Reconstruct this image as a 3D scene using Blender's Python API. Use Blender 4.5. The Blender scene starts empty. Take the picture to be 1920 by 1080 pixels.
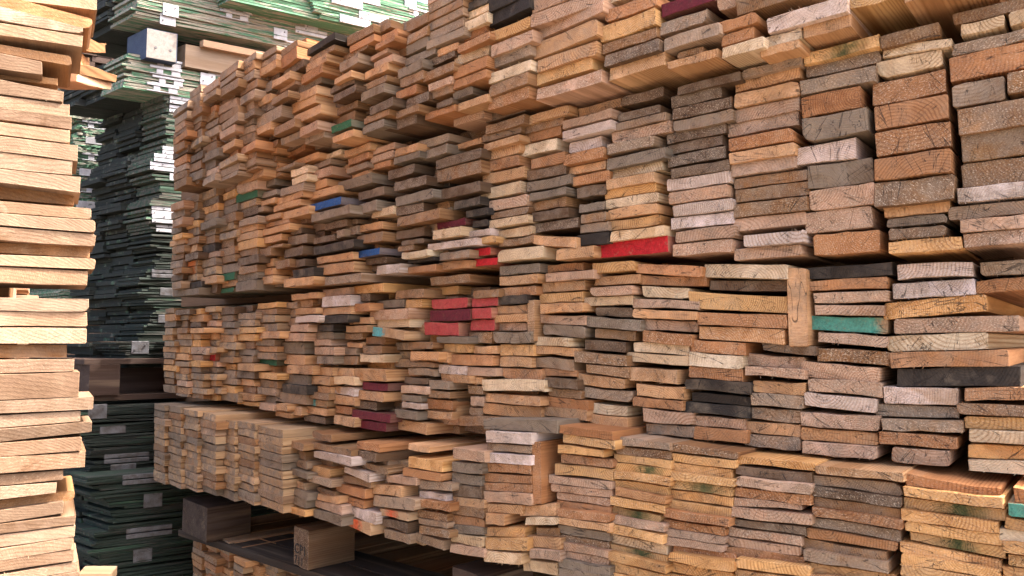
import bpy, math, random
from mathutils import Vector
R = random.Random(7)
S = bpy.context.scene
# ---------------------------------------------------------------- camera, sky, sun, exposure
F = 1387.0; EYE = 1.55; PITCH = math.atan(100/1387)
cd = bpy.data.cameras.new('camera'); cam = bpy.data.objects.new('camera', cd); S.collection.objects.link(cam)
cam.location = (0, 0, EYE); cam.rotation_euler = (math.pi/2 + PITCH, 0, 0)
cd.sensor_width = 36; cd.lens = 36*F/1920; cd.clip_start = .02; cd.clip_end = 2000
S.camera = cam
SUN_EL, SUN_AZ = math.radians(57), math.radians(89)      # azimuth clockwise from +Y (towards +X)
W = bpy.data.worlds.new('World'); S.world = W; W.use_nodes = True
wn = W.node_tree.nodes; wl = W.node_tree.links
sky = wn.new('ShaderNodeTexSky'); sky.sky_type = 'NISHITA'; sky.sun_disc = False
sky.sun_elevation = SUN_EL; sky.sun_rotation = SUN_AZ; sky.dust_density = 8.0; sky.air_density = .8; sky.ozone_density = .3
wl.new(sky.outputs[0], wn['Background'].inputs[0]); wn['Background'].inputs[1].default_value = .15
sd = bpy.data.lights.new('sun', 'SUN'); so = bpy.data.objects.new('sun', sd); S.collection.objects.link(so)
sd.energy = 2.0; sd.angle = math.radians(.5); sd.color = (1, .95, .90)
sv = Vector((math.cos(SUN_EL)*math.sin(SUN_AZ), math.cos(SUN_EL)*math.cos(SUN_AZ), math.sin(SUN_EL)))
so.rotation_euler = sv.to_track_quat('Z', 'Y').to_euler(); so.location = sv*20
S.view_settings.view_transform = 'Standard'; S.view_settings.look = 'None'
S.view_settings.exposure = 2.85; S.view_settings.gamma = 1
S.view_settings.use_curve_mapping = False
S.render.engine = 'CYCLES'
S.cycles.max_bounces = 8; S.cycles.diffuse_bounces = 5

# ---------------------------------------------------------------- geometry of the place
CP, SP = math.cos(PITCH), math.sin(PITCH)
def ray(x, y):
    dx, dy = (x-960)/F, (540-y)/F
    return Vector((dx, CP - dy*SP, SP + dy*CP))
NIN = Vector((math.sin(math.radians(38.6)), math.cos(math.radians(38.6)), 0)); D0 = 1.30      # wall face: P.NIN = D0
DW = Vector((NIN.y, -NIN.x, 0))                                                              # along the wall, towards the camera side
def on_wall(x, y, p=0.0):
    r = ray(x, y); t = (D0-p)/(r.x*NIN.x + r.y*NIN.y)
    return Vector((0, 0, EYE)) + r*t
def on_plane(x, y, n, d):
    r = ray(x, y); t = d/(r.x*n.x + r.y*n.y); return Vector((0, 0, EYE)) + r*t
def z_at(x, y, q):                       # height of the point above ground spot q seen at pixel row y
    k = (540-y)/F; yy = q.y              # (z*CP - yy*SP)/(yy*CP + z*SP) = k
    return EYE + yy*(k*CP + SP)/(CP - k*SP)
def project(P):
    v = P - Vector((0, 0, EYE)); d = v.y*CP + v.z*SP
    return 960 + F*v.x/d, 540 - F*(v.z*CP - v.y*SP)/d
def horiz(L, e, x, y):                   # distance s along e from L where pixel column x is met
    r = ray(x, y); den = e.x*r.y - e.y*r.x
    return (L.y*r.x - L.x*r.y)/den
def depth_scale(x): return F/(2.1*1380/(x+780))

# ---------------------------------------------------------------- materials
def lin(c):
    return tuple(((v/255)/12.92 if v/255 <= .04045 else ((v/255+.055)/1.055)**2.4) for v in c)
class NT:
    def __init__(s, name):
        s.m = bpy.data.materials.new(name); s.m.use_nodes = True; s.t = s.m.node_tree; s.n = s.t.nodes; s.l = s.t.links
        s.b = s.n['Principled BSDF']
    def put(s, sock, v):
        if hasattr(v, 'is_linked') or hasattr(v, 'links'): s.l.new(v, sock)
        else: sock.default_value = v
    def math(s, op, a, b=0.0, c=None, clamp=False):
        n = s.n.new('ShaderNodeMath'); n.operation = op; n.use_clamp = clamp
        s.put(n.inputs[0], a); s.put(n.inputs[1], b)
        if c is not None: s.put(n.inputs[2], c)
        return n.outputs[0]
    def vmath(s, op, a, b):
        n = s.n.new('ShaderNodeVectorMath'); n.operation = op; s.put(n.inputs[0], a); s.put(n.inputs[1], b)
        return n.outputs[0]
    def attr(s, name):
        n = s.n.new('ShaderNodeAttribute'); n.attribute_name = name; return n
    def noise(s, vec, scale, detail=2.0, rough=.5, dist=0.0):
        n = s.n.new('ShaderNodeTexNoise'); s.put(n.inputs['Vector'], vec); n.inputs['Scale'].default_value = scale
        n.inputs['Detail'].default_value = detail; n.inputs['Roughness'].default_value = rough; n.inputs['Distortion'].default_value = dist
        return n.outputs[0]
    def mix(s, f, a, b, mode='MIX'):
        n = s.n.new('ShaderNodeMix'); n.data_type = 'RGBA'; n.blend_type = mode; n.clamp_factor = True
        s.put(n.inputs[0], f); s.put(n.inputs[6], a); s.put(n.inputs[7], b); return n.outputs[2]
    def ramp(s, v, lo, hi, a=0.0, b=1.0):
        n = s.n.new('ShaderNodeMapRange'); n.clamp = True; s.put(n.inputs[0], v)
        n.inputs[1].default_value = lo; n.inputs[2].default_value = hi; n.inputs[3].default_value = a; n.inputs[4].default_value = b
        return n.outputs[0]
    def sep(s, v):
        n = s.n.new('ShaderNodeSeparateXYZ'); s.put(n.inputs[0], v); return n.outputs
    def comb(s, x, y, z):
        n = s.n.new('ShaderNodeCombineXYZ'); s.put(n.inputs[0], x); s.put(n.inputs[1], y); s.put(n.inputs[2], z); return n.outputs[0]

def wood_material():
    k = NT('sawn_wood')
    wp = k.attr('wp').outputs['Vector']; prm = k.attr('prm'); pm = k.sep(prm.outputs['Color'])
    seed, weather, fuzz = pm[0], pm[1], pm[2]; nx = prm.outputs['Alpha']
    tint = k.attr('tint').outputs['Color']; pc = k.attr('pcol'); pp = k.sep(k.attr('pp').outputs['Vector'])
    w = k.sep(wp); sd = k.math('MULTIPLY', seed, 37.0)
    sv3 = k.comb(sd, k.math('MULTIPLY', seed, 91.0), k.math('MULTIPLY', seed, 13.0))
    end = k.math('LESS_THAN', w[2], .0009)
    long_ = k.comb(w[0], w[1], k.math('MULTIPLY', w[2], .06))
    pos = k.vmath('ADD', long_, sv3)
    iso = k.vmath('ADD', wp, sv3)
    warp = k.noise(pos, 22.0, 3.0)
    r = k.math('SQRT', k.math('ADD', k.math('POWER', w[0], 2.0), k.math('POWER', w[1], 2.0)))
    r = k.math('ADD', r, k.math('MULTIPLY', warp, .012))
    isleft = k.math('GREATER_THAN', nx, 4.0)
    frq = k.math('MULTIPLY_ADD', k.math('FRACT', k.math('MULTIPLY', seed, 7.77)), 900.0, 1000.0)
    ring = k.math('MULTIPLY_ADD', k.math('SINE', k.math('MULTIPLY', r, frq)), .5, .5)
    ring = k.math('MULTIPLY', k.math('POWER', ring, 2.2), k.math('MULTIPLY_ADD', isleft, -.45, 1.0))
    rs = k.ramp(k.noise(pos, 9.0, 1.0), .32, .56, .08, 1.0)
    # colour
    col = k.mix(k.math('MULTIPLY', k.math('MULTIPLY', ring, rs), .85), tint, k.mix(1.0, tint, (.56, .45, .34, 1), 'MULTIPLY'))
    big = k.noise(pos, 26.0, 3.0, .6)
    col = k.mix(k.ramp(big, .46, .70, 0, .42), col, k.mix(1.0, tint, (.62, .53, .48, 1), 'MULTIPLY'))
    col = k.mix(k.ramp(big, .44, .27, 0, .35), col, k.mix(.55, tint, (.46, .34, .22, 1)))
    heart = k.noise(k.vmath('ADD', pos, (3.1, 1.7, 0.3)), 13.0, 3.0, .6, .6)
    hs = k.ramp(k.math('FRACT', k.math('MULTIPLY', seed, 5.31)), .2, 1.0, 0, .85)
    col = k.mix(k.math('MULTIPLY', k.ramp(heart, .50, .56, 0, 1), hs), col, k.mix(1.0, col, (.70, .60, .48, 1), 'MULTIPLY'))
    chalk = k.math('MULTIPLY', k.ramp(k.noise(k.vmath('ADD', pos, (7.7, 4.1, 2.3)), 19.0, 4.0, .65), .47, .62, 0, 1), k.ramp(k.math('FRACT', k.math('MULTIPLY', seed, 9.13)), .35, 1.0, 0, .75))
    col = k.mix(chalk, col, k.mix(1.0, tint, (1.45, 1.5, 1.65, 1), 'MULTIPLY'))
    gry = k.ramp(k.noise(pos, 34.0, 4.0, .65), .36, .60, 0, 1)
    wamt = k.math('MULTIPLY', k.math('MULTIPLY', gry, weather), k.math('MULTIPLY_ADD', end, .8, .2))
    col = k.mix(wamt, col, (.215, .160, .112, 1))
    blue = k.math('MULTIPLY', k.ramp(k.noise(pos, 15.0, 2.0), .60, .74, 0, .6), weather)
    col = k.mix(blue, col, (.055, .044, .038, 1))
    # saw scratches and torn fibres on the sawn ends
    ang = k.math('MULTIPLY_ADD', seed, 2.0, .3)
    rot = k.math('ADD', k.math('MULTIPLY', w[0], k.math('COSINE', ang)), k.math('MULTIPLY', w[1], k.math('SINE', ang)))
    rot2 = k.math('SUBTRACT', k.math('MULTIPLY', w[1], k.math('COSINE', ang)), k.math('MULTIPLY', w[0], k.math('SINE', ang)))
    saw = k.noise(k.comb(k.math('MULTIPLY', rot, 14.0), rot2, sd), 75.0, 2.0, .6)
    col = k.mix(k.math('MULTIPLY', k.ramp(saw, .50, .68, 0, .5), end), col, k.mix(1.0, col, (.55, .50, .46, 1), 'MULTIPLY'))
    fib = k.noise(k.comb(k.math('MULTIPLY', rot, 2.2), rot2, sd), 330.0, 3.0, .65)
    fz = k.math('MULTIPLY', k.math('MULTIPLY', k.ramp(fib, .56, .68, 0, 1), end), fuzz)
    col = k.mix(k.math('MULTIPLY', fz, .85), col, (.70, .56, .40, 1))
    pit = k.math('MULTIPLY', k.ramp(fib, .44, .34, 0, 1), k.math('MULTIPLY', end, fuzz))
    col = k.mix(k.math('MULTIPLY', pit, .6), col, k.mix(1.0, col, (.35, .28, .25, 1), 'MULTIPLY'))
    fine = k.noise(pos, 420.0, 2.0, .7)
    col = k.mix(k.ramp(fine, .35, .7, 0, .28), col, k.mix(1.0, col, (.45, .40, .38, 1), 'MULTIPLY'))
    # radial drying cracks
    th = k.math('ARCTAN2', w[1], w[0])
    cn = k.noise(k.comb(k.math('MULTIPLY', th, 3.2), k.math('MULTIPLY', r, 4.0), sd), 1.6, 2.0)
    crack = k.ramp(k.math('ABSOLUTE', k.math('SUBTRACT', cn, .53)), .0, .0095, 1, 0)
    cn2 = k.noise(k.comb(k.math('MULTIPLY', nx, 1.5), k.math('MULTIPLY', w[1], 9.0), sd), 2.2, 3.0, .6)
    crack = k.math('MAXIMUM', crack, k.ramp(k.math('ABSOLUTE', k.math('SUBTRACT', cn2, .60)), .0, .007, 1, 0))
    crack = k.math('MULTIPLY', crack, k.math('MULTIPLY', k.math('SUBTRACT', end, isleft, clamp=True), k.ramp(k.noise(iso, 30.0, 1.0), .36, .46)))
    col = k.mix(k.math('MULTIPLY', crack, .85), col, (.02, .014, .012, 1))
    # paint or spray on part of the end: pp = centre, half width, softness; pcol.a = amount
    dx = k.math('ABSOLUTE', k.math('SUBTRACT', nx, pp[0]))
    dn = k.math('MULTIPLY_ADD', k.math('SUBTRACT', k.noise(iso, 60.0, 3.0, .7), .5), .9, dx)
    soft = k.math('DIVIDE', k.math('SUBTRACT', pp[1], dn), k.math('MAXIMUM', pp[2], .02), clamp=True)
    pamt = k.math('MULTIPLY', k.math('MULTIPLY', soft, pc.outputs['Alpha']), k.math('MULTIPLY_ADD', end, .75, .25))
    pamt = k.math('MULTIPLY', pamt, k.ramp(k.noise(iso, 95.0, 5.0, .75), .30, .44, .45, 1.0))
    pcol = k.mix(k.ramp(k.noise(iso, 160.0, 4.0, .7), .35, .62, 0, .75), pc.outputs['Color'], k.mix(1.0, pc.outputs['Color'], (.5, .45, .45, 1), 'MULTIPLY'))
    col = k.mix(pamt, col, pcol)
    k.l.new(col, k.b.inputs['Base Color']); k.b.inputs['Roughness'].default_value = .82
    k.b.inputs['Specular IOR Level'].default_value = .22
    h = k.math('ADD', k.math('MULTIPLY', fib, k.math('MULTIPLY_ADD', fuzz, 1.0, .25)), k.math('MULTIPLY', ring, .30))
    h = k.math('SUBTRACT', k.math('MULTIPLY_ADD', saw, .5, h), k.math('MULTIPLY', crack, 1.6))
    bp = k.n.new('ShaderNodeBump'); bp.inputs['Strength'].default_value = .75; bp.inputs['Distance'].default_value = .0011
    k.l.new(h, bp.inputs['Height']); k.l.new(bp.outputs[0], k.b.inputs['Normal'])
    return k.m
WOOD = wood_material()

def green_material():
    k = NT('worn_green_paint')
    wp = k.attr('wp').outputs['Vector']; prm = k.sep(k.attr('prm').outputs['Color']); w = k.sep(wp)
    pos = k.vmath('ADD', k.comb(k.math('MULTIPLY', w[0], .12), w[1], w[2]), k.comb(k.math('MULTIPLY', prm[0], 53.0), prm[0], 0.0))
    n1 = k.noise(pos, 55.0, 4.0, .7); n2 = k.noise(pos, 320.0, 3.0, .6)
    chips = k.ramp(k.math('MULTIPLY_ADD', prm[1], .34, n1), .66, .74)
    wood = k.mix(n2, (.20, .16, .12, 1), (.50, .47, .38, 1))
    paint_shade = k.mix(k.ramp(n2, .4, .65, 0, .6), (.075, .185, .105, 1), (.14, .27, .17, 1))
    lines = k.math('MULTIPLY_ADD', k.math('SINE', k.math('MULTIPLY', w[1], 1250.0)), .5, .5)
    col = k.mix(chips, paint_shade, wood)
    col = k.mix(k.math('MULTIPLY', k.math('POWER', lines, 4.0), .65), col, (.03, .03, .025, 1))
    shade_noise = k.noise(pos, 18.0, 3.0)
    col = k.mix(k.math('MULTIPLY', k.ramp(shade_noise, .08, .42), prm[2]), col, (.018, .020, .018, 1))  # near-black patches; strong on lower and rear collars to paint in shade
    k.l.new(col, k.b.inputs['Base Color']); k.b.inputs['Roughness'].default_value = .8
    k.b.inputs['Specular IOR Level'].default_value = .15
    bp = k.n.new('ShaderNodeBump'); bp.inputs['Strength'].default_value = .8; bp.inputs['Distance'].default_value = .0015
    k.l.new(k.math('SUBTRACT', k.math('ADD', n1, n2), k.math('MULTIPLY', lines, .8)), bp.inputs['Height']); k.l.new(bp.outputs[0], k.b.inputs['Normal'])
    return k.m
GREEN = green_material()

def simple(name, c1, c2, scale, rough=.8, metal=0.0, bump=.002, det=4.0, stretch=(1, 1, 1)):
    k = NT(name); g = k.n.new('ShaderNodeNewGeometry').outputs['Position']
    v = k.vmath('MULTIPLY', g, stretch)
    n = k.noise(v, scale, det, .6); n2 = k.noise(v, scale*9, 3.0, .6)
    col = k.mix(k.ramp(n, .35, .65), (*c1, 1), (*c2, 1))
    col = k.mix(k.ramp(n2, .4, .7, 0, .35), col, k.mix(1.0, col, (.5, .48, .46, 1), 'MULTIPLY'))
    k.l.new(col, k.b.inputs['Base Color']); k.b.inputs['Roughness'].default_value = rough; k.b.inputs['Metallic'].default_value = metal
    bp = k.n.new('ShaderNodeBump'); bp.inputs['Strength'].default_value = .6; bp.inputs['Distance'].default_value = bump
    k.l.new(k.math('ADD', n, n2), bp.inputs['Height']); k.l.new(bp.outputs[0], k.b.inputs['Normal'])
    return k.m
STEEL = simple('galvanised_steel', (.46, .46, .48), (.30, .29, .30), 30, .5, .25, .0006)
DARK_STEEL = simple('dirty_steel', (.14, .14, .15), (.07, .06, .055), 40, .5, .3, .0008)  # darker steel for rivets and lower-bundle hinges
BLUEP = simple('blue_plastic_paint', (.012, .022, .06), (.03, .045, .08), 25, .7)
INK = simple('black_stamp_ink', (.012, .011, .010), (.02, .018, .016), 200, .9)
GROUND = simple('yard_ground', (.10, .09, .075), (.17, .15, .125), 3.0, .95, 0, .01)
BACKING = simple('label_white', (.24, .21, .185), (.17, .15, .13), 60, .7)  # white plate colour darkened to put its shade into it

# ---------------------------------------------------------------- mesh helpers
class MB:
    """collects geometry plus the wood attributes of every vertex"""
    def __init__(s): s.v = []; s.f = []; s.wp = []; s.prm = []; s.tint = []; s.pcol = []; s.pp = []
    def add(s, verts, faces, wp, prm, tint, pcol=(0, 0, 0, 0), pp=(0, 0, 1)):
        o = len(s.v); s.v += verts; s.f += [tuple(i+o for i in f) for f in faces]
        s.wp += wp; s.prm += prm; n = len(verts); s.tint += [tint]*n; s.pcol += [pcol]*n; s.pp += [pp]*n
    def build(s, name, mat, parent=None, origin=None, smooth=False):
        me = bpy.data.meshes.new(name)
        o = origin or Vector((0, 0, 0))
        me.from_pydata([(v[0]-o[0], v[1]-o[1], v[2]-o[2]) for v in s.v], [], s.f)
        if s.wp:
            for nm, ty, data, key, w in (('wp', 'FLOAT_VECTOR', s.wp, 'vector', 3), ('prm', 'FLOAT_COLOR', s.prm, 'color', 4), ('tint', 'FLOAT_COLOR', s.tint, 'color', 4),
                                      ('pcol', 'FLOAT_COLOR', s.pcol, 'color', 4), ('pp', 'FLOAT_VECTOR', s.pp, 'vector', 3)):
                a = me.attributes.new(nm, ty, 'POINT'); a.data.foreach_set(key, [c for t in data for c in t])
        me.materials.append(mat)
        ob = bpy.data.objects.new(name, me); S.collection.objects.link(ob)
        if parent: ob.parent = parent; 
        if origin is not None and not parent: ob.location = o
        return ob
def empty(name, loc):
    o = bpy.data.objects.new(name, None); o.location = loc; o.empty_display_size = .05; S.collection.objects.link(o); return o
def tag(o, label=None, cat=None, group=None, kind=None):
    if label: o['label'] = label
    if cat: o['category'] = cat
    if group: o['group'] = group
    if kind: o['kind'] = kind
    return o

TINT = {'o': (188, 132, 88), 't': (212, 162, 116), 'p': (232, 202, 166), 'k': (206, 166, 138), 'g': (186, 154, 126), 'b': (166, 122, 82),
        'd': (114, 86, 62), 'c': (60, 52, 46), 'w': (224, 200, 188), 'y': (228, 174, 114), 's': (146, 128, 110), 'a': (196, 160, 122),
        'z': (222, 176, 124), 'q': (220, 174, 118), 'f': (200, 165, 130), 'r': (200, 150, 120), 'u': (150, 130, 110), 'e': (200, 160, 120),
        'm': (130, 90, 75), 'v': (190, 140, 110), 'n': (130, 115, 95), 'x': (200, 160, 120), 'h': (190, 150, 110), 'i': (74, 58, 50), 'l': (166, 138, 116), 'j': (142, 114, 92)}
WEATH = {'i': .0, 'g': .75, 's': .6, 'd': .5, 'b': .45, 'k': .4, 'a': .95, 'c': .12, 'w': .35, 'o': .15, 't': .25}
FUZZ = {'g': .5, 'b': .6, 'k': .6, 'w': .7, 'd': .5, 'y': .4, 'p': .45, 'o': .55, 't': .4, 'l': .5, 'j': .5}
PAINT = {'r': ((180, 22, 34), .95, 0, 3, .3), 'v': ((172, 52, 58), .82, 0, 3, .3), 'u': ((24, 74, 128), .95, -.1, 1.6, .3), 'e': ((62, 146, 128), .85, -.1, 1.1, .3),
         'm': ((98, 24, 40), .9, 0, 3, .3), 'n': ((36, 92, 60), .92, -.1, 1.3, .2), 'q': ((40, 66, 34), .88, .15, .62, .6), 'f': ((222, 84, 40), .85, -.1, .5, .5),
         'z': ((206, 182, 40), .0, -.1, .7, .3), 'x': ((60, 160, 165), .85, -.7, .45, .2), 'h': ((225, 120, 45), .8, -.2, 1.0, .4)}
WORDS = {'o': 'orange-brown', 't': 'tan', 'p': 'pale cream', 'k': 'pinkish-tan', 'g': 'weathered grey-pink', 'b': 'brown', 'd': 'dark brown', 'c': 'charcoal black',
         'w': 'whitish', 'y': 'fresh yellow', 's': 'slate grey', 'a': 'weathered beige', 'z': 'honey', 'q': 'green-sprayed', 'f': 'orange-sprayed', 'r': 'bright red painted',
         'u': 'blue painted', 'e': 'teal painted', 'm': 'maroon painted', 'v': 'rosy red painted', 'n': 'green painted', 'x': 'tan cyan-cornered', 'h': 'orange-stained'}
def board_data(mb, L, e, w, zTL, zBL, zTR, zBR, a, length, code, rough=1.0, endless=False):
    """one board: front quad from L along e by w, heights at both ends, run back along a"""
    h = (zTL-zBL + zTR-zBR)/2
    rad = min(h*.32, R.choice([.0006, .001, .0015, .0025, .004]))
    pts = []                                     # (u 0..1 across, v 0..1 up) with metric radius
    ru, rv = rad/w, rad/h
    def jt(m): return R.gauss(0, m)*rough
    cut = [0, 0, 0, 0]
    if R.random() < .26: cut[R.randrange(4)] = R.uniform(.15, .5)
    cs = [(0, 0, 1, 1), (1, 0, -1, 1), (1, 1, -1, -1), (0, 1, 1, -1)]
    bow = R.gauss(0, .0008)
    for i, (cx, cy, sx, sy) in enumerate(cs):
        c = cut[i]; au = ru + c*h/w*.9; av = rv + c*.8
        av = min(av, .8)
        arc = [(cx, cy+sy*av), (cx+sx*au*.29, cy+sy*av*.29), (cx+sx*au, cy)]
        if i in (1, 3): arc = arc[::-1]
        pts += arc
        if i in (0, 2):
            u0 = arc[-1][0]
            for q in (.25, .5, .75):
                pts.append((u0 + ((1-ru if i == 0 else ru)-u0)*q, cy, 'e'))
    P2 = []
    for p in pts:
        u, v = p[0], p[1]
        off = bow*math.sin(math.pi*min(max(u, 0), 1))
        zz0 = zBL + (zBR-zBL)*u; zz1 = zTL + (zTR-zTL)*u
        P2.append((u*w + jt(.0007), zz0 + (zz1-zz0)*v + off + jt(.0006)))
    n = len(P2); zc = (zTL+zBL)/2
    seed = R.random(); px = R.uniform(-.9, .9)*w*.6 + w/2; pz = zc + R.choice([-1, 1])*R.uniform(.2, 2.2)*h + R.uniform(-.01, .01)
    skew = R.gauss(0, .02); tz = R.gauss(0, .07)*(h < .06)
    V = []; WP = []; PR = []
    we = min(1, max(0, WEATH.get(code, .15) + R.uniform(-.15, .2))); fu = (.35 if code in 'ic' else 1)*min(1, max(.0, FUZZ.get(code, .2) + R.uniform(-.5, .4)))
    wpre = []
    cu, cz = w/2, zc
    for ringi, (dep, ins, wz) in enumerate(((0, .0011, 0.0), (.0012, 0, .0007), (.004, 0, .005), (length, 0, length))):
        for (u, z) in P2:
            du = cu-u; dz = cz-z; ln = math.hypot(du, dz) or 1
            uu = u + du/ln*ins; zz = z + dz/ln*ins
            d = dep + (skew*(u-cu) + tz*(z-zc) if ringi < 3 else 0) + (abs(jt(.0003)) if ringi == 0 else 0)
            q = L + e*uu + a*d
            V.append((q.x, q.y, zz)); WP.append((uu-px, zz-pz, wz)); PR.append((seed, we, fu, (uu/w)*2-1))
    Fc = [tuple(range(n))[::1]]
    for k in range(3):
        for i in range(n):
            j = (i+1) % n
            Fc.append((k*n+i, (k+1)*n+i, (k+1)*n+j, k*n+j))
    Fc.append(tuple(range(3*n, 4*n))[::-1])
    br = R.uniform(.88, 1.12)*(1.14 if code in 'ytpkwqzfoalj' else 1.0); hue = R.uniform(-.05, .05)
    t = lin(TINT[code]); t = (t[0]*br*(1+hue)*.66, t[1]*br*.655, t[2]*br*(1-hue)*.61, 1)
    pc = (0, 0, 0, 0); pp = (0, 0, 1)
    if code in PAINT:
        c, am, cx, hw, sf = PAINT[code]; pc = (*lin(c), am); pp = (cx + (R.uniform(-.15, .15) if code in 'qf' else 0), hw, sf)
    # torn fibres standing off the sawn edge
    if R.random() < .34*rough and w > .04:
        for _ in range(R.randint(3, 9)):
            u = R.uniform(.05, .95)*w; top = R.random() < .4
            z = (zTL + (zTR-zTL)*u/w) if top else (zBL + (zBR-zBL)*u/w)
            ln = R.uniform(.002, .007); dr = R.uniform(-.5, .5)
            q = L + e*u; o = len(V); s = 1 if top else -1; wd = .0005
            tip = q + e*(dr*ln) - a*ln*.9
            for (pt, zz) in ((q-e*wd, z), (q+e*wd, z), (q+a*.0015, z-.0004*s), (tip, z+s*ln*.6)):
                V.append((pt.x, pt.y, zz)); WP.append((u-px, z-pz, .01)); PR.append((seed, 0, 0, 5))
            Fc += [(o, o+1, o+3), (o+1, o+2, o+3), (o+2, o, o+3)]
    mb.add(V, Fc, WP, PR, t, pc, pp)

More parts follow.
